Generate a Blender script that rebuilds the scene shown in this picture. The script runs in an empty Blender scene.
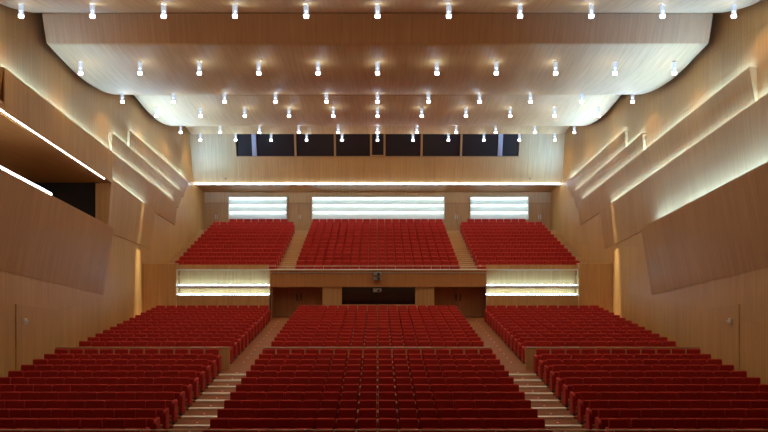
import bpy, bmesh, math, random
import numpy as np
from mathutils import Vector, Matrix
random.seed(7)
scene = bpy.context.scene
COL = scene.collection
H0 = 5.6            # height of the eye above the floor in front of the first row
F, CX, CY = 801.0, 377.5, 238.0
W = 13.4            # half width of the hall

# ------------------------------------------------------------------ materials
def new_mat(name):
    m = bpy.data.materials.new(name); m.use_nodes = True
    nt = m.node_tree; b = nt.nodes['Principled BSDF']
    return m, nt, b

def plain(name, col, rough=0.6, metal=0.0, spec=0.5, noise=0.0, nscale=8.0):
    m, nt, b = new_mat(name)
    b.inputs['Base Color'].default_value = (*col, 1)
    b.inputs['Roughness'].default_value = rough
    b.inputs['Metallic'].default_value = metal
    b.inputs['Specular IOR Level'].default_value = spec
    if noise:
        tc = nt.nodes.new('ShaderNodeTexCoord')
        n = nt.nodes.new('ShaderNodeTexNoise'); n.inputs['Scale'].default_value = nscale; n.inputs['Detail'].default_value = 4
        r = nt.nodes.new('ShaderNodeValToRGB')
        r.color_ramp.elements[0].position = .3; r.color_ramp.elements[1].position = .7
        r.color_ramp.elements[0].color = (*[c*(1-noise) for c in col], 1)
        r.color_ramp.elements[1].color = (*[min(1, c*(1+noise)) for c in col], 1)
        nt.links.new(tc.outputs['Object'], n.inputs['Vector'])
        nt.links.new(n.outputs['Fac'], r.inputs['Fac'])
        nt.links.new(r.outputs['Color'], b.inputs['Base Color'])
    return m

def wood(name, col, grain='Z', rough=0.5, contrast=0.24, board=(1.25, 2.6), seam=0.55, spec=0.22, coat=0, wx=1.0, wy=1.0, wz=1.0):
    """veneer: fine grain along one axis, boards of slightly different tone, thin joints"""
    m, nt, b = new_mat(name)
    N = nt.nodes.new; L = nt.links.new
    geo = N('ShaderNodeNewGeometry')
    sep = N('ShaderNodeSeparateXYZ'); L(geo.outputs['Position'], sep.inputs[0])
    # coordinates: along = grain direction, across = the sum of the two others
    ax = {'X': 0, 'Y': 1, 'Z': 2}[grain]
    others = [i for i in range(3) if i != ax]
    add = N('ShaderNodeMath'); add.operation = 'ADD'
    for k, o_ in enumerate(others):
        ml = N('ShaderNodeMath'); ml.operation = 'MULTIPLY'; ml.inputs[1].default_value = {0: wx, 1: wy, 2: wz}[o_]
        L(sep.outputs[o_], ml.inputs[0]); L(ml.outputs[0], add.inputs[k])
    cmb = N('ShaderNodeCombineXYZ')
    L(add.outputs[0], cmb.inputs[0]); L(sep.outputs[ax], cmb.inputs[1])
    # fine grain
    mp = N('ShaderNodeMapping'); mp.inputs['Scale'].default_value = (9, .35, 1); L(cmb.outputs[0], mp.inputs[0])
    n1 = N('ShaderNodeTexNoise'); n1.inputs['Scale'].default_value = 1.0; n1.inputs['Detail'].default_value = 5; n1.inputs['Roughness'].default_value = .65
    L(mp.outputs[0], n1.inputs['Vector'])
    # veneer sheets: tone steps per sheet
    br = N('ShaderNodeTexBrick'); br.offset = 0.0
    br.inputs['Scale'].default_value = 1.0
    br.inputs['Brick Width'].default_value = board[0]; br.inputs['Row Height'].default_value = board[1]
    br.inputs['Mortar Size'].default_value = 0.006; br.inputs['Mortar Smooth'].default_value = 0.0
    br.inputs['Color1'].default_value = (.43, .43, .43, 1); br.inputs['Color2'].default_value = (.57, .57, .57, 1)
    br.inputs['Mortar'].default_value = (.5 - seam*.5, .5 - seam*.5, .5 - seam*.5, 1)
    L(cmb.outputs[0], br.inputs['Vector'])
    n2 = N('ShaderNodeTexNoise'); n2.inputs['Scale'].default_value = .12; n2.inputs['Detail'].default_value = 2
    L(geo.outputs['Position'], n2.inputs['Vector'])
    mx = N('ShaderNodeMath'); mx.operation = 'MULTIPLY_ADD'; mx.inputs[1].default_value = 0.55
    L(n1.outputs['Fac'], mx.inputs[0]); 
    m2 = N('ShaderNodeMath'); m2.operation = 'MULTIPLY'; m2.inputs[1].default_value = .45
    L(br.outputs['Color'], m2.inputs[0]); L(m2.outputs[0], mx.inputs[2])
    r = N('ShaderNodeValToRGB')
    r.color_ramp.elements[0].position = .25; r.color_ramp.elements[1].position = .75
    c = contrast
    r.color_ramp.elements[0].color = (col[0]*(1-c*1.3), col[1]*(1-c*1.7), col[2]*(1-c*2), 1)
    r.color_ramp.elements[1].color = (col[0]*(1+c), col[1]*(1+c), col[2]*(1+c), 1)
    L(mx.outputs[0], r.inputs['Fac'])
    L(r.outputs['Color'], b.inputs['Base Color'])
    b.inputs['Roughness'].default_value = rough
    b.inputs['Specular IOR Level'].default_value = spec
    b.inputs['Coat Weight'].default_value = coat; b.inputs['Coat Roughness'].default_value = .12
    return m

def emit(name, col, strength):
    m, nt, b = new_mat(name)
    b.inputs['Base Color'].default_value = (.8, .8, .8, 1)
    b.inputs['Emission Color'].default_value = (*col, 1)
    b.inputs['Emission Strength'].default_value = strength
    return m

COOL = (.22, .47, 1.0)
M = {}
M['wall'] = wood('wood_wall', (.56, .335, .118), 'Z', wx=.1)
M['panel'] = wood('wood_panel', (.53, .315, .112), 'Z', board=(1.25, 30), wx=.1)
M['ceil'] = wood('wood_ceiling', (.66, .415, .175), 'Y', board=(1.3, 30), rough=.6, wz=.05)
M['fascia'] = wood('wood_fascia', (.62, .345, .145), 'Z', board=(3.3, 30), wy=.05)
M['backwall'] = wood('wood_back', (.60, .37, .155), 'Z', board=(1.25, 30), wy=.05)
M['door'] = wood('wood_door', (.50, .30, .13), 'Z', board=(30, 30))
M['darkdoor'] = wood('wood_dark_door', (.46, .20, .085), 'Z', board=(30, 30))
M['floor'] = wood('wood_floor', (.27, .105, .042), 'X', board=(.14, 1.8), seam=.3, rough=.65, spec=.1)
M['floor_stage'] = wood('wood_stage_floor', (.58, .38, .20), 'X', board=(.14, 2.4), seam=.3, rough=.6, spec=.2)
M['balcfloor'] = wood('wood_balcony_floor', (.60, .40, .20), 'X', board=(.2, 1.8), seam=.2)
M['parapet'] = wood('wood_parapet', (.52, .26, .10), 'Z', board=(1.9, 30))
M['nosing'] = plain('pale_step_edge', (.90, .84, .72), .6)
M['lowwall'] = wood('wood_low_wall', (.62, .39, .17), 'Z', board=(1.25, 30))
M['loggia'] = wood('wood_loggia', (.50, .29, .12), 'Y', rough=.28, board=(1.25, 30))
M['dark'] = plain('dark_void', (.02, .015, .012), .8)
M['fabric'] = plain('red_fabric', (.42, .027, .019), .85, spec=.2, noise=.12, nscale=40)
M['fabric_end'] = plain('red_fabric_end', (.43, .030, .020), .8, spec=.25, noise=.10, nscale=40)
M['arm'] = plain('armrest_wood', (.34, .09, .045), .45)
M['metal'] = plain('dark_metal', (.03, .03, .035), .45, .6)
M['steel'] = plain('brushed_steel', (.62, .62, .60), .3, .9)
M['brass'] = plain('bronze_rail', (.62, .50, .40), .4, .15)
M['white'] = plain('white_plastic', (.75, .74, .70), .5)
M['cream'] = plain('cream_reflector', (.74, .74, .66), .6)
M['grey'] = plain('grey_plastic', (.35, .30, .26), .5)
M['black'] = plain('black_plastic', (.012, .012, .014), .3)
M['cap'] = plain('low_wall_cap', (.40, .22, .09), .4)
M['glass'] = plain('dark_window', (.040, .037, .033), .07, spec=.6)
M['booth'] = plain('booth_window', (.018, .011, .009), .12, spec=.5)
M['cove'] = emit('cove_tube', (.20, .46, 1.0), 150)
M['cove_small'] = emit('cove_tube_short', (.20, .46, 1.0), 150)
M['cove_big'] = emit('cove_tube_wide', (.165, .41, 1.0), 130)
M['ledge'] = emit('ledge_tube', (.62, .80, 1.0), 24)
M['niche'] = emit('niche_tube', (.36, .68, 1.0), 21)
M['louver'] = emit('louver_tube', (.66, .90, 1.0), 5.5)
M['logstrip'] = emit('loggia_tube', (.86, .96, 1.0), 20)
M['lamp'] = emit('lamp_diffuser', (.88, .94, 1.0), 16)
M['led'] = emit('red_led', (1.0, .02, .01), .5)

m, nt, b = new_mat('lamp_glass')
for n in list(nt.nodes):
    if n.type != 'OUTPUT_MATERIAL': nt.nodes.remove(n)
out = [n for n in nt.nodes if n.type == 'OUTPUT_MATERIAL'][0]
tr = nt.nodes.new('ShaderNodeBsdfTransparent'); tr.inputs[0].default_value = (.92, .95, 1, 1)
gl = nt.nodes.new('ShaderNodeBsdfGlossy'); gl.inputs['Roughness'].default_value = .15
em = nt.nodes.new('ShaderNodeEmission'); em.inputs[0].default_value = (.80, .88, 1.0, 1); em.inputs[1].default_value = 1.0
a1 = nt.nodes.new('ShaderNodeMixShader'); a1.inputs[0].default_value = .4
a2 = nt.nodes.new('ShaderNodeMixShader'); a2.inputs[0].default_value = .08
nt.links.new(tr.outputs[0], a1.inputs[1]); nt.links.new(em.outputs[0], a1.inputs[2])
nt.links.new(a1.outputs[0], a2.inputs[1]); nt.links.new(gl.outputs[0], a2.inputs[2])
nt.links.new(a2.outputs[0], out.inputs[0])
M['tube'] = m

# ------------------------------------------------------------------ helpers
def link(name, mesh, mats, parent=None):
    o = bpy.data.objects.new(name, mesh); COL.objects.link(o)
    if mesh.materials.__len__() == 0:
        for mm in (mats if isinstance(mats, (list, tuple)) else [mats]): mesh.materials.append(mm)
    if parent: o.parent = parent
    return o

def tag(o, label, cat, group=None, kind=None):
    o['label'] = label; o['category'] = cat
    if group: o['group'] = group
    if kind: o['kind'] = kind
    return o

def struct(o, label=None):
    o['kind'] = 'structure'
    if label: o['label'] = label
    return o

def empty(name, loc=(0, 0, 0), rz=0):
    o = bpy.data.objects.new(name, None); COL.objects.link(o)
    o.location = loc; o.rotation_euler = (0, 0, rz); o.empty_display_size = .1
    return o

class MB:
    """collects boxes, prisms and tubes; build() links them as one mesh"""
    def __init__(s): s.bm = bmesh.new()
    def box(s, x0, x1, y0, y1, z0, z1, mi=0, bev=0, seg=1):
        vs = [s.bm.verts.new((x, y, z)) for x in (x0, x1) for y in (y0, y1) for z in (z0, z1)]
        fs = [(0, 1, 3, 2), (4, 6, 7, 5), (0, 4, 5, 1), (2, 3, 7, 6), (0, 2, 6, 4), (1, 5, 7, 3)]
        fl = [s.bm.faces.new([vs[i] for i in f]) for f in fs]
        for f in fl: f.material_index = mi
        if bev:
            ed = list({e for f in fl for e in f.edges})
            r = bmesh.ops.bevel(s.bm, geom=ed, offset=bev, segments=seg, affect='EDGES', profile=.5)
            for f in r['faces']: f.material_index = mi
        return s
    def loft(s, a, b, mi=0, cap=True):
        """closed loops a and b of equal length -> solid"""
        va = [s.bm.verts.new(p) for p in a]; vb = [s.bm.verts.new(p) for p in b]
        n = len(a)
        for i in range(n):
            f = s.bm.faces.new((va[i], va[(i+1) % n], vb[(i+1) % n], vb[i])); f.material_index = mi
        if cap:
            s.bm.faces.new(va[::-1]).material_index = mi; s.bm.faces.new(vb).material_index = mi
        return s
    def face(s, pts, mi=0):
        f = s.bm.faces.new([s.bm.verts.new(p) for p in pts]); f.material_index = mi; return s
    def tube(s, p, q, r, n=12, mi=0, r2=None):
        p, q = Vector(p), Vector(q); d = (q-p).normalized()
        u = d.orthogonal().normalized(); v = d.cross(u)
        r2 = r if r2 is None else r2
        ring = lambda c, rr: [c + (u*math.cos(2*math.pi*i/n) + v*math.sin(2*math.pi*i/n))*rr for i in range(n)]
        return s.loft(ring(p, r), ring(q, r2), mi)
    def mesh(s, name):
        bmesh.ops.recalc_face_normals(s.bm, faces=s.bm.faces)
        me = bpy.data.meshes.new(name); s.bm.to_mesh(me); s.bm.free(); return me
    def build(s, name, mats, parent=None):
        return link(name, s.mesh(name), mats, parent)

def pz(x, y, X):
    """depth and height of the photograph's point (x, y) on the vertical plane at |X| (right-hand coordinates)"""
    Z = F*X/(x-CX); return Z, (CY-y)*Z/F

ORD = ['zeroth', 'first', 'second', 'third', 'fourth', 'fifth', 'sixth', 'seventh', 'eighth', 'ninth', 'tenth', 'eleventh', 'twelfth', 'thirteenth', 'fourteenth',
       'fifteenth', 'sixteenth', 'seventeenth', 'eighteenth']

# ------------------------------------------------------------------ seating geometry
PC, PS = .548, .571                     # seat pitch in the centre and the side blocks
XI = 5.98                               # inner edge of the side blocks
ROWP = .95
front = [(20.9 + ROWP*(k-1), -(4.70 - .05*(k-1))) for k in range(0, 12)]        # row 0 lies under the rail
upper = [(32.9 + ROWP*j, -4.22 + .0415*j) for j in range(13)]
balc = [(48.5 + 1.008*j, -1.38 + .235*j) for j in range(13)]
SH = .88                                # height of a seat back

# ------------------------------------------------------------------ floor of the stalls
prof = []                               # (y, z) polyline, stage to back
z = front[0][1]-SH+H0
prof.append((12.0, z)); 
fl_rows = front + upper
lev = []
for i, (Y, t) in enumerate(fl_rows):
    lev.append((Y-.62, t-SH+H0))
bm = MB()
AI0, AI1 = 4.44, 5.90
segs = []
y_prev, z_prev = 12.0, lev[0][1]
for (y, zz) in lev[1:] + [(46.0+1.6, lev[-1][1])]:
    segs.append((y_prev, y, z_prev))
    y_prev, z_prev = y, zz
xs = [-W-.2, -AI1, -AI0, AI0, AI1, W+.2]
for i, (a, b_, zz) in enumerate(segs):
    for j in range(5):
        aisle = j in (1, 3)
        isfront = i < 11
        ramp = aisle and i >= 12 and i+1 < len(segs)
        ze = segs[i+1][2] if ramp else zz
        bm.face([(xs[j], a, zz), (xs[j+1], a, zz), (xs[j+1], b_, ze), (xs[j], b_, ze)], 0)
        if i+1 < len(segs) and not ramp:
            z2 = segs[i+1][2]
            if abs(z2-zz) > .001:
                if aisle and isfront:
                    bm.face([(xs[j], b_, zz), (xs[j+1], b_, zz), (xs[j+1], b_, z2), (xs[j], b_, z2)], 1)
                else:
                    bm.face([(xs[j], b_, zz), (xs[j+1], b_, zz), (xs[j+1], b_, z2), (xs[j], b_, z2)], 0)
for i, (a, b_, zz) in enumerate(segs[:-1]):
    if i < 11:
        z2 = segs[i+1][2]
        for (x0, x1) in ((-AI1, -AI0), (AI0, AI1)):
            bm.box(x0, x1, b_-.012, b_+.15, zz+.002, z2+.006, 1)
struct(bm.build('floor', [M['floor'], M['nosing']]))

# ------------------------------------------------------------------ seats
def seat_parts(seg=2):
    """meshes of one tip-up seat facing -Y, floor at z=0, back of the backrest at y=0"""
    w = .486/2
    P = {}
    b = MB()
    # backrest: slightly reclined, rounded top, shallow hollow front
    b.box(-w, w, -.11, -.01, .30, .88, 0, .03, seg)
    for v in b.bm.verts:
        v.co.y += (v.co.z-.30)*.10 - .05
        if v.co.y < -.07: v.co.y += .018*(1-(v.co.x/w)**2)
    P['backrest'] = b.mesh('backrest')
    b = MB()
    # cushion tipped up against the back
    b.box(-w+.012, w-.012, -.30, -.17, .24, .665, 0, .04, seg)
    for v in b.bm.verts: v.co.y += (v.co.z-.24)*.10
    P['cushion'] = b.mesh('cushion')
    b = MB()
    b.box(w+.004, w+.058, -.44, -.06, .57, .62, 0, .015, 1)
    b.box(w+.014, w+.048, -.30, -.10, .0, .575, 1)
    P['armrest'] = b.mesh('armrest')
    b = MB()
    b.box(-w+.06, w-.06, -.24, -.06, .0, .04, 0)
    b.box(-.05, .05, -.19, -.10, .04, .34, 0)
    P['pedestal'] = b.mesh('pedestal')
    def end(s, tk=.095):
        b = MB()
        x0, x1 = (w+.006, w+.006+tk) if s > 0 else (-w-.006-tk, -w-.006)
        # upholstered aisle panel with a rounded shoulder
        n = 7
        pr = [(-.44, .05), (-.44, .52)]
        for i in range(n):
            a = math.pi - math.pi/2*i/(n-1)
            pr.append((-.32 + .12*math.cos(a), .53 + .12*math.sin(a)))
        pr += [(-.10, .67), (-.05, .62), (-.05, .05)]
        b.loft([(x0, y, zz) for y, zz in pr], [(x1, y, zz) for y, zz in pr], 0)
        bmesh.ops.bevel(b.bm, geom=[e for e in b.bm.edges if abs(e.verts[0].co.x-e.verts[1].co.x) < 1e-5], offset=.018, segments=1, affect='EDGES')
        me = b.mesh('end_panel')
        b2 = MB(); b2.box(x0+.008, x1-.008, -.42, -.07, 0, .06, 0)
        return me, b2.mesh('end_foot')
    P['end_r'], P['foot_r'] = end(1); P['end_l'], P['foot_l'] = end(-1)
    P['end_cr'], P['foot_cr'] = end(1, .04); P['end_cl'], P['foot_cl'] = end(-1, .04)
    return P
SP = seat_parts(2); SL = seat_parts(1)
for P in (SP, SL):
    for k, mats in (('backrest', [M['fabric']]), ('cushion', [M['fabric']]), ('armrest', [M['arm'], M['fabric_end']]), ('pedestal', [M['metal']]),
                    ('end_r', [M['fabric_end']]), ('end_l', [M['fabric_end']]), ('foot_r', [M['metal']]), ('foot_l', [M['metal']]),
                    ('end_cr', [M['fabric_end']]), ('end_cl', [M['fabric_end']]), ('foot_cr', [M['metal']]), ('foot_cl', [M['metal']])):
        for mm in mats: P[k].materials.append(mm)
STUFF_MATS = [M['fabric'], M['arm'], M['fabric_end'], M['metal']]
def arr(me, remap):
    v = np.array([tuple(x.co) for x in me.vertices], dtype=np.float32)
    f = [tuple(p.vertices) for p in me.polygons]
    mi = [remap[p.material_index] for p in me.polygons]
    return v, f, mi
SA = {'backrest': arr(SL['backrest'], [0]), 'cushion': arr(SL['cushion'], [0]), 'armrest': arr(SL['armrest'], [1, 2]), 'pedestal': arr(SL['pedestal'], [3]),
      'end_r': arr(SL['end_r'], [2]), 'end_l': arr(SL['end_l'], [2]), 'foot_r': arr(SL['foot_r'], [3]), 'foot_l': arr(SL['foot_l'], [3]),
      'end_cr': arr(SL['end_cr'], [2]), 'end_cl': arr(SL['end_cl'], [2]), 'foot_cr': arr(SL['foot_cr'], [3]), 'foot_cl': arr(SL['foot_cl'], [3])}
stuff = {'v': [], 'f': [], 'm': [], 'n': 0}
def stuff_seat(x, y, z, sx, ends=(), last=False):
    keys = ['backrest', 'cushion', 'pedestal'] + ([] if last else ['armrest'])
    for e in ends: keys += ['end_'+e, 'foot_'+e]
    for k in keys:
        v, f, mi = SA[k]
        stuff['v'].append(v*np.array([sx, 1, 1], dtype=np.float32) + np.array([x, y, z], dtype=np.float32))
        n = stuff['n']
        stuff['f'] += [tuple(i+n for i in ff) for ff in f]; stuff['m'] += mi
        stuff['n'] += len(v)
def real_seat(x, y, z, sx, label, group, ends=(), last=False):
    r = empty('auditorium_seat', (x, y, z)); r.scale = (sx, 1, 1)
    tag(r, label, 'seat', group)
    for k in ['backrest', 'cushion', 'pedestal'] + ([] if last else ['armrest']):
        o = bpy.data.objects.new(k, SP[k]); COL.objects.link(o); o.parent = r
    for e in ends:
        o = bpy.data.objects.new('end_panel', SP['end_'+e]); COL.objects.link(o); o.parent = r
        p = bpy.data.objects.new('panel_foot', SP['foot_'+e]); COL.objects.link(p); p.parent = o
    return r
def row(kind, idx, Y, top, nc, pc, ns, ps, xi, individual=False, from_wall=None, sides_n=None, side_xi=None):
    z = top - SH + H0
    # centre
    for i in range(nc):
        x = (i-(nc-1)/2)*pc
        ends = ('cl',) if i == 0 else (('cr',) if i == nc-1 else ())
        last = i == nc-1
        if individual:
            h = i+1 if i < nc//2 else nc-i
            lab = 'red centre block seat, %s row below the low wall, %s from the %s aisle' % (ORD[from_wall], ORD[h], 'left' if i < nc//2 else 'right')
            real_seat(x, Y, z, pc/.548, lab, 'red seats of the centre block', ends, last)
        else:
            stuff_seat(x, Y, z, pc/.548, ends, last)
    n = sides_n or ns; x0 = side_xi or xi
    for s in (-1, 1):
        for i in range(n):
            x = s*(x0 + (i+.5)*ps)
            ends = ('r' if s < 0 else 'l',) if i == 0 else (('l' if s < 0 else 'r',) if i == n-1 else ())
            last = (s < 0 and i == 0) or (s > 0 and i == n-1)
            ux = CX + F*(x - s*.27)/Y
            if individual and 0 < ux < 768:
                lab = 'red %s block seat, %s row below the low wall, %s from the aisle' % ('left' if s < 0 else 'right', ORD[from_wall], ORD[i+1])
                real_seat(x, Y, z, ps/.548, lab, 'red seats of the %s block' % ('left' if s < 0 else 'right'), ends, last)
            else:
                stuff_seat(x, Y, z, ps/.548, ends, last)
for k, (Y, t) in enumerate(front):
    row('front', k, Y, t, 16, PC, 11, PS, XI, individual=(1 <= k <= 9), from_wall=12-k)
for j, (Y, t) in enumerate(upper):
    row('upper', j, Y, t, 16, PC, 11, PS, XI)
for j, (Y, t) in enumerate(balc):
    if j < 12: row('balc', j, Y, t, 18, PC, 11, .55, 6.21)
    else: row('balc', j, Y, t, 18, PC, 11, .556, 6.21, sides_n=8, side_xi=6.77)
me = bpy.data.meshes.new('seats_beyond')
V = np.concatenate(stuff['v']); me.from_pydata(V.tolist(), [], stuff['f'])
for mm in STUFF_MATS: me.materials.append(mm)
me.polygons.foreach_set('material_index', np.array(stuff['m'], dtype=np.int32)); me.update()
o = link('auditorium_seating', me, [])
tag(o, 'remaining rows of red seats in the rear stalls and up on the balcony', 'seats', kind='stuff')

# low wall behind the front block
for (nm, x0, x1, lab) in (('l', -12.45, -5.72, 'low wooden wall behind the left front block of seats'),
                          ('c', -4.40, 4.40, 'low wooden wall behind the centre front block of seats'),
                          ('r', 5.72, 12.45, 'low wooden wall behind the right front block of seats')):
    fz = front[11][1]-SH+H0
    b = MB(); b.box(x0, x1, 30.98, 31.06, fz, -4.26+H0)
    o = b.build('low_wall', M['lowwall'])
    tag(o, lab, 'low wall')
    b = MB(); b.box(x0-.01, x1+.01, 30.96, 31.08, -4.26+H0, -4.225+H0, 0, .008); b.build('coping', M['cap'], o)

# hand rail in front of the first row
r = empty('handrail', (0, 18.95, front[0][1]-SH+H0))
tag(r, 'thin bronze handrail in front of the first row of seats', 'handrail')
rz = -4.545+H0 - r.location.z
b = MB(); b.tube((-11.5, 0, rz), (11.5, 0, rz), .016, 10); b.build('rail', M['brass'], r)
for i in range(9):
    x = -11.2+i*2.8
    b = MB(); b.tube((x, 0, 0), (x, 0, rz-.012), .014, 8); b.build('post', M['brass'], r)

# red step lights
def led(x, y, z, lab, group):
    b = MB(); b.tube((0, 0, 0), (0, 0, .008), .028, 10)
    o = b.build('step_light', M['led']); o.location = (x, y, z); tag(o, lab, 'step light', group)
for s, sd in ((-1, 'left'), (1, 'right')):
    for k in range(1, 12):
        Y, t = front[k]; led(s*5.3, Y-.2, t-SH+H0+.002, 'red step light in the %s aisle beside the %s row below the low wall' % (sd, ORD[12-k]), 'red aisle lights')
    for j in range(13):
        Y, t = upper[j]; led(s*5.45, Y-.2, t-SH+H0+.020, 'red step light in the %s aisle beside the %s row above the cross aisle' % (sd, ORD[j+1]), 'red aisle lights')

# ------------------------------------------------------------------ balcony floor
b = MB()
for j, (Y, t) in enumerate(balc):
    z = t-SH+H0
    y0 = Y-.62 if j else 46.75
    y1 = balc[j+1][0]-.62 if j < 12 else 62.0
    b.box(-W, W, y0, y1, z-.5, z)
    if j:
        zp = balc[j-1][1]-SH+H0
        for (x0, x1) in ((-W+.02, -12.33), (-6.1, -5.05), (5.05, 6.1), (12.33, W-.02)):
            b.box(x0, x1, y0-.45, y0, zp, (z+zp)/2, 0)
struct(b.build('floor_balcony', M['balcfloor']))
for s, sd in ((-1, 'left'), (1, 'right')):
    for j in range(13):
        Y, t = balc[j]; z = t-SH+H0
        led(s*12.5, Y-.3, z+.002, 'red step light by the %s wall beside the %s balcony row from the front' % (sd, ORD[j+1]), 'red balcony lights')
        led(s*5.95, Y-.3, z+.002, 'red step light in the %s balcony aisle beside the %s row from the front' % (sd, ORD[j+1]), 'red balcony lights')

# ------------------------------------------------------------------ side walls
Y0, YB = -9.0, 62.4
ZT = 10.6+H0
zfl = -5.9+H0
b = MB(); b.box(W, W+.3, Y0, YB, zfl, ZT); struct(b.build('wall_right', M['wall']))

TOP, BOT = .27, .04
def wall_panel(s, ft, bt, fb, bb, lab, bot=BOT, top=TOP, strip=(0, 1), mat='cove', striplab=None, wash=0, crease=None, corner=False):
    """folded wall panel: leans away from the wall towards its top edge; the trough behind that edge holds the light"""
    XT, XB = W-top, W-bot
    st = []
    for (tp, bp) in ((ft, fb), (bt, bb)):
        Zt, ht = pz(*tp, XT); Zb, hb = pz(*bp, XB)
        ht += H0; hb += H0
        dz = .16 if top > .4 else .085
        st.append([(s*XT, Zt, ht), (s*(XT+.05), Zt, ht), (s*(XT+.06), Zt, ht-dz), (s*(W-.005), Zt, ht-dz), (s*(W-.005), Zb, hb), (s*XB, Zb, hb)])
        if crease:
            Zc, hc = pz(*crease[len(st)-1], W-.225); st[-1].append((s*(W-.225), Zc, hc+H0))
    b = MB(); b.loft(st[0], st[1])
    f = st[0]; tri = [f[0], (s*(W-.005), f[0][1], f[0][2]-.02), f[4], f[5]]      # plate closing the front end
    b.loft(tri, [(x, y+.05, zz) for x, y, zz in tri])
    o = b.build('wall_panel', M['panel'])
    tag(o, lab, 'wall panel')
    if strip:
        pa, pb = Vector(st[0][2]), Vector(st[1][2]); qa, qb = Vector(st[0][3]), Vector(st[1][3])
        k_ = .25 if mat == 'cove_big' else .52
        ma, mb_ = pa.lerp(qa, k_), pb.lerp(qb, k_)
        p, q = ma.lerp(mb_, strip[0]), ma.lerp(mb_, strip[1])
        b = MB(); up = Vector((0, 0, 1)); sx = Vector((.05 if top > .4 else .035, 0, 0))
        b.loft([p-sx+up*.004, p+sx+up*.004, p+sx+up*.016, p-sx+up*.016], [q-sx+up*.004, q+sx+up*.004, q+sx+up*.016, q-sx+up*.016])
        l = b.build('cove_light', M[mat]); tag(l, striplab, 'cove light', 'lights hidden in the wall coves')
        if wash:
            if corner:
                # last fitting of the cove, turned to the back wall
                c_ = bpy.data.lights.new('corner_washer', 'AREA'); c_.shape = 'RECTANGLE'; c_.size = .6; c_.size_y = .12; c_.energy = 190; c_.color = (.18, .50, 1.0); c_.spread = math.radians(105)
                o_ = bpy.data.objects.new('corner_washer', c_); COL.objects.link(o_); o_.parent = l
                o_.location = q.lerp(p, .13) + up*(.15 if top > .4 else .07); o_.rotation_euler = Vector((-s*.55, .80, .25)).to_track_quat('-Z', 'X').to_euler()
            # the washer of the cove: a long narrow lamp aimed up and inwards at the ceiling
            d = (q-p); a = bpy.data.lights.new('cove_washer', 'AREA'); a.shape = 'RECTANGLE'; a.size = d.length; a.size_y = .12
            a.energy = wash; a.color = (.16, .47, 1.0); a.spread = math.radians(95)
            w_ = bpy.data.objects.new('cove_washer', a); COL.objects.link(w_); w_.parent = l
            xa = d.normalized(); aim = Vector((-s*math.sin(.65), 0, math.cos(.65))); za = -(aim - xa*aim.dot(xa)).normalized(); ya = za.cross(xa)
            w_.matrix_world = Matrix.Translation((p+q)/2 + up*(.15 if top > .4 else .07)) @ Matrix((xa, ya, za)).transposed().to_4x4()
    return o
mir = lambda p: p
def side_panels(s, sd):
    wall_panel(s, (624.5, 131), (566.5, 182.0), (626.5, 152), (571.5, 197), 'topmost short lit wall panel at the back of the %s wall' % sd, top=.20, mat='cove_small',
               strip=(.02, .99), striplab='light line behind the topmost short panel of the %s wall' % sd, wash=20, corner=True)
    wall_panel(s, (642.4, 133), (572.0, 193.4), (644, 158), (576.5, 208), 'second short lit wall panel at the back of the %s wall' % sd, top=.22, mat='cove_small',
               strip=(.02, .97), striplab='light line behind the second short panel of the %s wall' % sd)
side_panels(1, 'right'); side_panels(-1, 'left')
# right wall: long panels
wall_panel(1, (749.2, 66.7), (577.5, 203), (757, 112), (580, 225), 'long slanting wall panel starting under the ceiling on the right wall', strip=(.01, .97),
           striplab='light line behind the uppermost long panel of the right wall', wash=12)
wall_panel(1, (827.5, 50.8), (600, 211), (827.5, 142), (604.7, 249), 'long middle wall panel of the right wall above the brightest light line', top=TOP, strip=(0, .93),
           striplab='light line behind the middle long panel of the right wall')
wall_panel(1, (860, 113), (641, 228), (860, 245), (651.6, 295), 'lowest wide wall panel of the right wall', crease=((860, 206.5), (647.8, 272)), bot=.02, top=.62, strip=(0, .95), mat='cove_big',
           striplab='brightest light line behind the lowest panel of the right wall')
# left wall: upper long panel over the loggia
Cft, Cbt, Cfb, Cbb = (752.0, 66.0), (577.5, 203), (757, 112), (580, 225)
wall_panel(-1, (751.5, 67), (577.5, 203), (757, 112), (580, 225), 'long slanting wall panel under the ceiling on the left wall', strip=(.01, .97),
           striplab='light line behind the uppermost long panel of the left wall', wash=12)
# pier and D panel behind the loggia
wall_panel(-1, (643.5, 178.5), (600, 211), (646.5, 232), (604.7, 249), 'short wall panel between the loggia and the back of the left wall', top=TOP, strip=(.04, .80),
           striplab='light line behind the short panel beside the loggia')
wall_panel(-1, (860, 113), (641, 228), (860, 245), (651.6, 295), 'lowest wide wall panel of the left wall, below the loggia', crease=((860, 206.5), (647.8, 272)), bot=.02, top=.62, strip=None)

# left wall shell with the loggia opening
Zp = pz(643.5, 178.5, W-TOP)[0]         # depth where the opening ends
def at_line(p, q, X1, Y):
    (Za, ha), (Zb, hb) = pz(*p, X1), pz(*q, X1)
    return ha + (hb-ha)*(Y-Za)/(Zb-Za) + H0
top_l = lambda Y: at_line((755, 108.3), (653, 176.3), W-TOP, Y)          # underside of the upper panel
bot_l = lambda Y: at_line((860, 113), (641, 228), W-.62, Y)        # top of the parapet
b = MB()
def lwall(y0, y1, za0, zb0, za1, zb1):
    b.loft([(-W, y0, za0), (-W, y0, zb0), (-W-.3, y0, zb0), (-W-.3, y0, za0)], [(-W, y1, za1), (-W, y1, zb1), (-W-.3, y1, zb1), (-W-.3, y1, za1)])
lwall(Y0, 17.0, zfl, ZT, zfl, ZT)
lwall(17.0, Zp, top_l(17.0)+.25, ZT, top_l(Zp)+.25, ZT)
lwall(17.0, Zp, zfl, bot_l(17.0)-.20, zfl, bot_l(Zp)-.20)
lwall(Zp, YB, zfl, ZT, zfl, ZT)
struct(b.build('wall_left', M['wall']))
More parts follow.
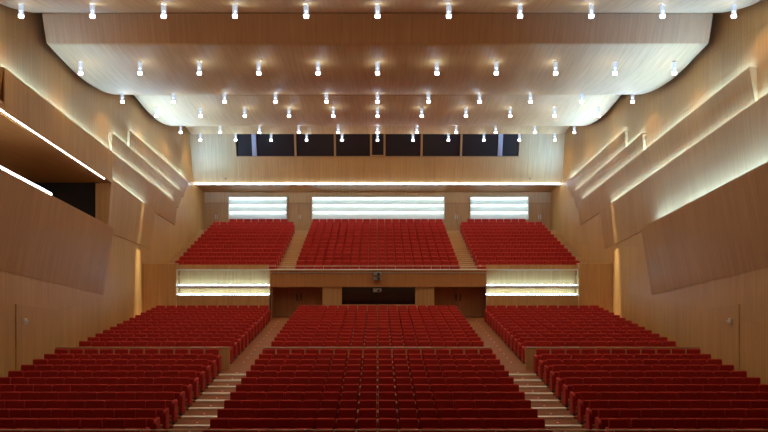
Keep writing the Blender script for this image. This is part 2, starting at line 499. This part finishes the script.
# loggia: soffit board, lower apron, interior
yF = 17.0
b = MB()
Xo = -W-4.2
b.loft([(-W+TOP, yF, top_l(yF)), (-W+TOP, yF, top_l(yF)+.3), (Xo, yF, top_l(yF)+.3), (Xo, yF, top_l(yF))],
       [(-W+TOP, Zp-.01, top_l(Zp)), (-W+TOP, Zp-.01, top_l(Zp)+.3), (Xo, Zp-.01, top_l(Zp)+.3), (Xo, Zp-.01, top_l(Zp))])
struct(b.build('ceiling_loggia', M['loggia']))
# face of the upper panel carried down to the soffit
def face_c(Y):   # top line c on its own plane
    return at_line((751.5, 67), (577.5, 203), W-TOP, Y)
ya = pz(751.5, 67, W-TOP)[0]
b = MB()
b.loft([(-W+TOP+.045, ya, face_c(ya)-.02), (-W+TOP+.045, ya, top_l(ya)-.03), (-W+TOP+.008, ya, top_l(ya)-.03), (-W+TOP+.008, ya, face_c(ya)-.02)],
       [(-W+TOP+.045, Zp, face_c(Zp)-.02), (-W+TOP+.045, Zp, top_l(Zp)-.03), (-W+TOP+.008, Zp, top_l(Zp)-.03), (-W+TOP+.008, Zp, face_c(Zp)-.02)])
tag(b.build('fascia_board', M['panel']), 'broad slanting brown fascia board over the loggia opening on the left wall', 'fascia board')
b = MB()
b.box(Xo, Xo+.1, yF, Zp+.4, bot_l(Zp)-3, top_l(yF)+.3)
struct(b.build('wall_loggia', M['loggia']))
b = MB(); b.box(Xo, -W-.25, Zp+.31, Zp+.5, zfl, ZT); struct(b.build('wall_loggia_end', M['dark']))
za, zc = bot_l(Zp)-1.0, top_l(Zp)+.3
yq = Zp-.06
q_ = [(-W-.50, yq, za), (-W+.05, yq, za), (-W+TOP, yq, zc-.33), (-W-.50, yq, zc-.33)]
b = MB(); b.loft(q_, [(x, y+.4, zz) for x, y, zz in q_]); struct(b.build('trim_1', M['backwall']))
b = MB(); b.loft([(Xo, yF, bot_l(yF)-.5), (-W, yF, bot_l(yF)-.5), (-W, yF, bot_l(yF)-.6), (Xo, yF, bot_l(yF)-.6)],
                 [(Xo, Zp+.3, bot_l(Zp)-.5), (-W, Zp+.3, bot_l(Zp)-.5), (-W, Zp+.3, bot_l(Zp)-.6), (Xo, Zp+.3, bot_l(Zp)-.6)])
struct(b.build('floor_loggia', M['loggia']))
# two light lines of the loggia
def bar(name, p, q, w, h, mat, lab, group=None):
    p, q = Vector(p), Vector(q); b = MB(); sx, up = Vector((w/2, 0, 0)), Vector((0, 0, h/2))
    b.loft([p-sx-up, p+sx-up, p+sx+up, p-sx+up], [q-sx-up, q+sx-up, q+sx+up, q-sx+up])
    o = b.build(name, M[mat]); tag(o, lab, 'light strip', group); return o
bar('light_strip', (-W+TOP-.02, yF, top_l(yF)-.03), (-W+TOP-.02, Zp-1.0, top_l(Zp-1.0)-.03), .03, .035, 'logstrip', 'thin light strip under the fascia board of the loggia')
yE = pz(706, 193, W-.5)[0]
bar('light_strip', (-W+.58, yF, bot_l(yF)+.05), (-W+.58, yE, bot_l(yE)+.05), .06, .08, 'logstrip', 'thick white light strip along the top of the loggia parapet')

# ------------------------------------------------------------------ ceiling
b = MB(); b.box(-W-.3, W+.3, Y0, YB, ZT, ZT+.3); struct(b.build('ceiling', M['dark']))
PA = 13.1
PRO = [(31.72, 7.71), (33.05, 7.455), (34.49, 7.205), (36.08, 7.03), (37.81, 6.986), (39.23, 7.066), (40.23, 7.20), (41.6, 7.46)]
def crv(Y):
    ys = [p[0] for p in PRO]
    # smooth interpolation (Catmull-Rom through the measured section)
    for i in range(len(PRO)-1):
        if ys[i] <= Y <= ys[i+1]:
            p0, p1, p2, p3 = PRO[max(i-1, 0)], PRO[i], PRO[i+1], PRO[min(i+2, len(PRO)-1)]
            t = (Y-ys[i])/(ys[i+1]-ys[i])
            m1 = (p2[1]-p0[1])/(p2[0]-p0[0])*(ys[i+1]-ys[i]); m2 = (p3[1]-p1[1])/(p3[0]-p1[0])*(ys[i+1]-ys[i])
            return (2*t**3-3*t*t+1)*p1[1] + (t**3-2*t*t+t)*m1 + (-2*t**3+3*t*t)*p2[1] + (t**3-t*t)*m2
    return PRO[-1][1]
PER = 11.19
def ceiling_panel(dy, dz, y_end, lab):
    b = MB(); n = 40
    ye = min(y_end, 41.6)
    pts = [31.72 + (ye-31.72)*i/n for i in range(n+1)]
    low = [(Y+dy, crv(Y)+dz+H0) for Y in pts]
    up = [(Y, zz+.14) for (Y, zz) in low[::-1]]
    loop = low + up
    b.loft([(-PA, Y, zz) for Y, zz in loop], [(PA, Y, zz) for Y, zz in loop], 0, cap=False)
    # side closures as quads
    for s in (-1, 1):
        for i in range(n):
            b.face([(s*PA, *low[i]), (s*PA, *low[i+1]), (s*PA, low[i+1][0], low[i+1][1]+.14), (s*PA, low[i][0], low[i][1]+.14)])
    bmesh.ops.remove_doubles(b.bm, verts=b.bm.verts, dist=1e-4)
    o = b.build('ceiling_panel', M['ceil']); 
    for p in o.data.polygons: p.use_smooth = abs(p.normal.x) < .5 and abs(p.normal.z) > .7
    tag(o, lab, 'ceiling panel')
    y0, z0 = 31.72+dy, 7.71+dz+H0
    b = MB()
    b.loft([(-PA, y0-.02, z0-.01), (-PA, y0-.46, z0+1.06), (-PA, y0-.38, z0+1.06), (-PA, y0+.08, z0+.02)],
           [(PA, y0-.02, z0-.01), (PA, y0-.46, z0+1.06), (PA, y0-.38, z0+1.06), (PA, y0+.08, z0+.02)])
    b.build('fascia', M['fascia'], o)
    return o
ceiling_panel(-PER, 1.09, 99, 'nearest curved wooden ceiling panel, cut off by the top of the picture')
ceiling_panel(0, 0, 99, 'largest curved wooden ceiling panel with a wide flat front board')
ceiling_panel(PER, 0, 99, 'curved wooden ceiling panel behind the largest one')
ceiling_panel(2*PER, 0, 56.25-2*PER, 'rearmost wooden ceiling panel meeting the back wall windows')

# ------------------------------------------------------------------ hanging lamps
S = 2.48
LR = [(11.22, -PER, 1.09), (14.03, -PER, 1.09), (16.84, 0, 0), (19.60, 0, 0), (22.6, PER, 0), (25.4, PER, 0), (28.2, 2*PER, 0)]
b = MB(); b.tube((0, 0, -.02), (0, 0, 0), .085, 16); m_ros = b.mesh('rosette'); m_ros.materials.append(M['grey'])
b = MB(); b.tube((0, 0, -.40), (0, 0, -.02), .012, 8); m_stem = b.mesh('stem'); m_stem.materials.append(M['steel'])
b = MB()
n = 20
rr = .090
ring = lambda z: [(rr*math.cos(2*math.pi*i/n), rr*math.sin(2*math.pi*i/n), z) for i in range(n)]
b.loft(ring(-.35), ring(-.05), 0, cap=False)
m_tube = b.mesh('glass_tube'); m_tube.materials.append(M['tube'])
for p in m_tube.polygons: p.use_smooth = True
b = MB(); b.tube((0, 0, -.43), (0, 0, -.35), .086, 20); m_dif = b.mesh('diffuser'); m_dif.materials.append(M['lamp'])
spot = bpy.data.lights.new('lamp_light', 'SPOT'); spot.energy = 108; spot.color = (1, .76, .48)
spot.spot_size = math.radians(150); spot.spot_blend = .6; spot.shadow_soft_size = .1
halo = bpy.data.lights.new('lamp_halo', 'POINT'); halo.energy = 10; halo.color = (.50, .72, 1.0); halo.shadow_soft_size = .05
for r_, (u, dy, dz) in enumerate(LR):
    Y = u*F*S*1e-3
    zz = crv(Y-dy)+dz+H0
    ln = (1.12, 1.32)[(r_+1) % 2]
    for i in range(-5, 6):
        e = empty('hanging_lamp', (i*S, Y, zz+.01)); e.scale = (1, 1, ln)
        pos = 'in the middle' if i == 0 else '%s %s of the middle' % (ORD[abs(i)], 'left' if i < 0 else 'right')
        tag(e, 'white tube lamp, %s lamp row counted from the back wall, %s' % (ORD[7-r_], pos), 'lamp', 'ceiling lamps of the %s row from the back wall' % ORD[7-r_])
        sl = bpy.data.objects.new('lamp_light', spot); COL.objects.link(sl); sl.parent = e; sl.location = (0, 0, -.45)
        hl = bpy.data.objects.new('lamp_halo', halo); COL.objects.link(hl); hl.parent = e; hl.location = (0, 0, -.20)
        if r_ == 4 and abs(i) == 5:
            # the end lamps of this row throw a narrow beam down the side wall
            bs = bpy.data.lights.new('lamp_beam', 'SPOT'); bs.energy = 22000; bs.color = (1, .93, .74); bs.spot_size = math.radians(13); bs.spot_blend = 1; bs.shadow_soft_size = .06
            bo = bpy.data.objects.new('lamp_beam', bs); COL.objects.link(bo); bo.parent = e; bo.location = (0, 0, -.46)
            bo.rotation_euler = Vector((math.copysign(.70, i), -.05, -5.8)).to_track_quat('-Z', 'Y').to_euler()
        for nm, mm in (('rosette', m_ros), ('stem', m_stem), ('glass_tube', m_tube), ('diffuser', m_dif)):
            o = bpy.data.objects.new(nm, mm); COL.objects.link(o); o.parent = e

# stage in front of the audience, with unseen lamps added so its floor bounces light
b = MB(); b.box(-W, W, -9, 16.5, zfl, -4.7+H0); struct(b.build('floor_stage', M['floor_stage']))
sspot = bpy.data.lights.new('added_stage_light', 'SPOT'); sspot.energy = 3200; sspot.color = (1, .84, .62); sspot.spot_size = math.radians(62); sspot.spot_blend = .5; sspot.shadow_soft_size = .1
for r_, Y in enumerate((3.0, 8.0)):
    for i in range(-2, 3):
        e = empty('hanging_lamp', (i*4.2, Y, ZT))
        pos = 'in the middle' if i == 0 else '%s %s of the middle' % (ORD[abs(i)], 'left' if i < 0 else 'right')
        tag(e, 'added unseen tube lamp over the stage, %s stage row, %s' % (('front', 'rear')[1-r_], pos), 'lamp', 'added lamps over the stage')
        for nm, mm in (('rosette', m_ros), ('stem', m_stem), ('glass_tube', m_tube), ('diffuser', m_dif)):
            o = bpy.data.objects.new(nm, mm); COL.objects.link(o); o.parent = e
        sl = bpy.data.objects.new('added_stage_light', sspot); COL.objects.link(sl); sl.parent = e; sl.location = (0, 0, -.5)

# ------------------------------------------------------------------ upper back wall with windows
YT, YL = 57.1, 58.2                     # leaning: top, bottom
zl, zt = 4.02+H0, 7.9+H0
lean = lambda z: YL + (YT-YL)*(z-zl)/(7.5+H0-zl)
zw0, zw1 = 5.87+H0, 7.46+H0
XW = 10.15
b = MB()
def slab(x0, x1, z0, z1, t=.25, off=0):
    b.loft([(x0, lean(z0)+off, z0), (x0, lean(z0)+off+t, z0), (x0, lean(z1)+off+t, z1), (x0, lean(z1)+off, z1)],
           [(x1, lean(z0)+off, z0), (x1, lean(z0)+off+t, z0), (x1, lean(z1)+off+t, z1), (x1, lean(z1)+off, z1)])
slab(-W, W, zl, zw0); slab(-W, -XW, zw0, zw1); slab(XW, W, zw0, zw1); slab(-W, W, zw1, zt+2.5)
# soffit under the ledge, falling back to the balcony wall
b.loft([(-W, YL, zl-.02), (-W, YL, zl), (-W, 62.0, zl), (-W, 62.0, 3.55+H0)], [(W, YL, zl-.02), (W, YL, zl), (W, 62.0, zl), (W, 62.0, 3.55+H0)])
struct(b.build('wall_back', M['backwall']))
w1 = empty('window_1', (0, lean(zw0), zw0)); struct(w1)
def win_part(name, x0, x1, z0, z1, off, t, mat):
    b = MB()
    f = lambda x: [(x, lean(z0)+off-w1.location.y, z0-zw0), (x, lean(z0)+off+t-w1.location.y, z0-zw0), (x, lean(z1)+off+t-w1.location.y, z1-zw0), (x, lean(z1)+off-w1.location.y, z1-zw0)]
    b.loft(f(x0), f(x1)); return b.build(name, M[mat], w1)
wx = lambda px: (px-CX)*57.6/F
cuts = [237.5, 254.5, 295.5, 335, 371, 384.5, 421.5, 461, 500, 519.5]
for i in range(len(cuts)-1):
    win_part('glass_pane', wx(cuts[i])+.02, wx(cuts[i+1])-.02, zw0+.02, zw1, .17, .04, 'glass')
for i, c in enumerate(cuts[1:-1]):
    hw = .16 if i in (0, 7) else .07
    win_part('mullion', wx(c)-hw, wx(c)+hw, zw0, zw1, .02, .14, 'steel' if i in (0, 7) else 'backwall')
win_part('window_frame', wx(371), wx(384.5), zw0, zw0+.10, .02, .14, 'backwall')
win_part('window_sill', -XW, XW, zw0-.05, zw0+.02, -.02, .22, 'door')
# ledge lights
for i in range(18):
    x0 = -W+.05 + i*(2*W-.1)/18
    b = MB(); b.box(x0+.035, x0+(2*W-.1)/18-.035, YL-.05, YL+.05, zl-.13, zl-.055, 0, .02)
    o = b.build('ledge_light', M['ledge'])
    h = i+1 if i < 9 else 18-i
    tag(o, 'white light bar on the back wall ledge, %s from the %s corner' % (ORD[h], 'left' if i < 9 else 'right'), 'light bar', 'light bars along the back wall ledge')

# ------------------------------------------------------------------ balcony back wall, doors and light panels
YK = 62.0
zb = balc[12][1]-SH+H0
zk = lambda y: (CY-y)*YK/F+H0
xk = lambda x: (x-CX)*YK/F
b = MB(); b.box(-W-.3, W+.3, YK, YK+.3, zb-.6, 4.1+H0); struct(b.build('wall_balcony', M['backwall']))
dn = 0
for (x0, x1, has) in ((204.5, 228.5, 1), (288, 311.5, 1), (444.5, 468, 1), (527.5, 551.5, 1)):
    dn += 1
    d = empty('door_%d' % dn, (xk((x0+x1)/2), YK, zb)); struct(d)
    hw = (xk(x1)-xk(x0))/2; ht = zk(203.5)-zb
    b = MB(); b.box(-hw, -.012, -.05, -.005, .01, ht); b.build('door_leaf', M['door'], d)
    b = MB(); b.box(.012, hw, -.05, -.005, .01, ht); b.build('door_leaf', M['door'], d)
    b = MB(); b.box(-hw-.03, hw+.03, -.09, -.005, ht, ht+.05); b.build('door_frame', M['darkdoor'], d)
    for sx in (-.07, .07):
        b = MB(); b.box(sx-.03, sx+.03, -.07, -.05, .9, 1.25, 0, .01); b.build('door_handle', M['steel'], d)
def light_panel(x0, x1, lab, nseg):
    X0, X1 = xk(x0), xk(x1); z0, z1 = zk(219.5), zk(197.2)
    p = empty('louver_light', ((X0+X1)/2, YK, z0)); tag(p, lab, 'light panel')
    hw, h = (X1-X0)/2, z1-z0
    b = MB(); b.box(-hw, hw, -.10, -.005, 0, h, 0, .01); b.build('reflector', M['cream'], p)
    b = MB()
    for s in (-1, 1): b.box(s*hw-.03, s*hw+.03, -.34, -.005, 0, h+.03)
    b.box(-hw, hw, -.34, -.005, h, h+.03)
    b.build('frame', M['cream'], p)
    for i in range(3):
        zt_ = h-.04-i*h*.315
        b = MB(); b.box(-hw+.04, hw-.04, -.32, -.10, zt_, zt_+.03); b.build('louver', M['cream'], p)
        for k in range(nseg):
            a = -hw+.05+k*(2*hw-.1)/nseg; c = a+(2*hw-.1)/nseg
            b = MB(); b.box(a+.02, c-.02, -.24, -.13, zt_-.105, zt_-.01, 0, .03); b.build('light_tube', M['louver'], p)
light_panel(229.5, 287, 'three-line light panel on the back wall behind the left balcony block', 3)
light_panel(312.5, 444, 'wide three-line light panel on the back wall behind the centre balcony block', 7)
light_panel(470, 527.5, 'three-line light panel on the back wall behind the right balcony block', 3)
for x, sd in ((225.5, 'left'), (530, 'right')):
    zz = (CY-178.5)*58/F+H0
    b = MB(); b.tube((0, 0, 0), (0, -.08, 0), .05, 12); b.tube((0, -.08, 0), (0, -.16, -.03), .035, 10)
    o = b.build('wall_sensor', M['black']); o.location = ((x-CX)*58/F, lean(zz)-.002, zz)
    tag(o, 'small black sensor above the ledge lights near the %s corner' % sd, 'sensor')

# ------------------------------------------------------------------ balcony front and lower back wall
YP = 46.0
px = lambda x: (x-CX)*YP/F
ph = lambda y: (CY-y)*YP/F+H0
zf = upper[-1][1]-SH+H0
b = MB()
# columns by the booth window
b.box(px(322.5), px(341.5), YP+.12, YP+.5, zf, ph(287)); b.box(px(415.5), px(434.5), YP+.12, YP+.5, zf, ph(287))
b.box(px(341.5), px(415.5), YP+.10, YP+.5, zf, ph(305.3))
# side returns
for s in (-1, 1):
    xa, xb = sorted((s*px(577.8), s*W)); b.box(xa, xb, YP-.25, YP+.3, zf, ph(263.3))
    xa, xb = sorted((s*px(486.0), s*px(577.8))); b.box(xa, xb, YP-.02, YP+.505, zf, ph(295.2))      # wood below the lit bands
    b.box(xa, xb, YP+.505, YP+.7, ph(296), ph(270.6))                                       # lit back panel
struct(b.build('wall_front_balcony', M['backwall']))
b = MB(); b.box(px(270.5), px(486.5), YP, YP+.3, ph(287), ph(270.3)); struct(b.build('wall_parapet', M['parapet']))
# deck under the balcony: recess roof and back
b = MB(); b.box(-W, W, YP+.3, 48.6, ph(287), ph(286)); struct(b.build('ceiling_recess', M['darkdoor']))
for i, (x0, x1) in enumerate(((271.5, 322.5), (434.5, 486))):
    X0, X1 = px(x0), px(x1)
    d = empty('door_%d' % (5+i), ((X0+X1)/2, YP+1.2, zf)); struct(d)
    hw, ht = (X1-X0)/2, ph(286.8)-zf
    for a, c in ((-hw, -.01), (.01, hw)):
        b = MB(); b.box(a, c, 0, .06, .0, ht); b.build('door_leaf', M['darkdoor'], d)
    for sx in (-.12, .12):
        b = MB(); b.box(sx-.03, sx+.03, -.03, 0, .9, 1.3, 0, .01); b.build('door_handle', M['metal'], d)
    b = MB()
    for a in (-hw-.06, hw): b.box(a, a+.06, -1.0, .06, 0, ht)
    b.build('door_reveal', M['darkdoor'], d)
w2 = empty('window_2', (0, YP+.2, ph(305))); struct(w2)
b = MB(); b.box(px(341.8), px(415.2), .10, .14, 0, ph(287)-ph(305)); b.build('glass_pane', M['booth'], w2)
b = MB(); b.box(px(341.5), px(415.5), .0, .2, -.04, .01); b.build('window_sill', M['door'], w2)
# white coping and thin rail
cp = empty('balcony_rail', (0, YP, ph(270.3))); tag(cp, 'white topped balcony parapet coping with a thin steel rail along its whole width', 'balcony rail')
z0 = 0
b = MB(); b.box(px(177.3), px(577.7), -.05, .40, 0, .055, 0, .01); b.build('coping', M['white'], cp)
zr = ph(266.2)-ph(270.3)
b = MB(); b.tube((px(178), .25, zr), (px(577), .25, zr), .018, 8); b.build('rail', M['brass'], cp)
for i in range(12):
    x = px(178)+.05+i*(px(577)-px(178)-.1)/11
    b = MB(); b.tube((x, .25, .05), (x, .25, zr), .010, 8); b.build('post', M['steel'], cp)
b = MB(); b.box(px(270.6), px(486.4), -.03, 0, -.17, -.12); b.build('lip', M['steel'], cp)
# lit bands of the side parapets
for s, sd in ((-1, 'left'), (1, 'right')):
    xa, xb = sorted((s*px(486.2), s*px(577.5)))
    p = empty('light_niche', ((xa+xb)/2, YP, ph(295.2))); tag(p, 'two-band lit niche in the %s half of the balcony front' % sd, 'light niche')
    hw = (xb-xa)/2
    zs = ph(286.0)-ph(295.2)
    b = MB(); b.box(-hw, hw, -.02, .03, zs-.14, zs+.005); b.box(-hw, hw, .0, .47, zs-.14, zs-.09); b.build('shelf', M['cream'], p)
    for k, zz in enumerate((zs+.045, .045)):
        for j in range(4):
            a = -hw+j*hw/2; 
            b = MB(); b.box(a+.01, a+hw/2-.01, .19, .25, zz-.028, zz+.024, 0, .008); b.build('light_tube', M['niche'], p)
    b = MB(); b.box(-hw, hw, .47, .50, .0, ph(270.6)-ph(295.2)); b.build('reflector', M['backwall'], p)
# wooden breast boards on the side parapets, under the rail
for s in (-1, 1):
    xa, xb = sorted((s*px(486.5), s*px(577.5)))
    b = MB(); b.box(xa, xb, .10, .15, .055, ph(264.9)-ph(270.3), 0, .008)
    o = b.build('breast_board', M['lowwall'], cp); o['label'] = 'wooden breast board on the %s side parapet' % ('left' if s < 0 else 'right')
# projectors
def projector(x, y, z, lab, hung=False):
    e = empty('projector', (x, y, z)); tag(e, lab, 'projector')
    b = MB(); b.box(-.24, .24, -.30, 0, -.10, .10, 0, .02); b.build('body', M['grey'], e)
    b = MB(); b.tube((.07, -.30, 0), (.07, -.40, 0), .07, 16); b.build('lens', M['black'], e)
    b = MB(); b.box(-.265, -.24, -.25, 0, -.10, .11); b.box(-.265, .26, -.03, 0, .10, .11); b.build('bracket', M['metal'], e)
projector(px(377.3), YP-.10, ph(273.7), 'upper of two grey projectors fixed on the balcony parapet')
projector(px(377.3), YP-.10, ph(278.3), 'lower of two grey projectors fixed on the balcony parapet')
projector(px(377.3), YP+.16, ph(290.3), 'grey projector in front of the dark booth window')

# flush doors low in the side walls
for s, n_ in ((-1, 7), (1, 8)):
    (Za, ha), (Zb, hb) = pz(739.5, 304, W), pz(697, 310.5, W)
    d = empty('door_%d' % n_, (s*W, (Za+Zb)/2, zfl)); struct(d)
    b = MB(); yy = [(Za-d.location.y, ha+H0-zfl), (Zb-d.location.y, hb+H0-zfl)]
    q0 = [(-s*.03, yy[0][0], .3), (-s*.03, yy[0][0], yy[0][1]), (-s*.03, yy[1][0], yy[1][1]), (-s*.03, yy[1][0], .3)]
    b.loft(q0, [(0, y, z) for x, y, z in q0]); b.build('door_leaf', M['panel'], d)
# side wall sensors
for s, sd in ((-1, 'left'), (1, 'right')):
    for (x, y, lab) in ((731.5, 321.3, 'small white sensor low on the %s wall near the front seats'), (607.5, 289, 'small white sensor on the %s wall beside the balcony front')):
        Z, h = pz(x, y, W-.02)
        b = MB(); b.box(-.06, .06, -.09, .09, -.11, .11, 0, .02)
        b.tube((-s*.06, 0, 0), (-s*.12, 0, -.02), .05, 10)
        o = b.build('wall_sensor', M['white']); o.location = (s*(W-.062), Z, h+H0); tag(o, lab % sd, 'sensor')

# ------------------------------------------------------------------ world, camera
w = bpy.data.worlds.new('hall'); scene.world = w; w.use_nodes = True
w.node_tree.nodes['Background'].inputs[0].default_value = (.05, .045, .04, 1)
w.node_tree.nodes['Background'].inputs[1].default_value = .3
cam = bpy.data.cameras.new('camera'); co = bpy.data.objects.new('camera', cam); COL.objects.link(co)
co.location = (0, 0, H0); co.rotation_euler = (math.pi/2, 0, 0)
cam.sensor_width = 36; cam.lens = F/768*36
cam.shift_x = (384-CX)/768; cam.shift_y = (CY-216)/768
cam.clip_end = 200
scene.camera = co
scene.view_settings.view_transform = 'Standard'; scene.view_settings.look = 'None'
scene.view_settings.exposure = 0; scene.view_settings.gamma = 1
scene.view_settings.use_curve_mapping = False
scene.cycles.max_bounces = 8; scene.cycles.diffuse_bounces = 5
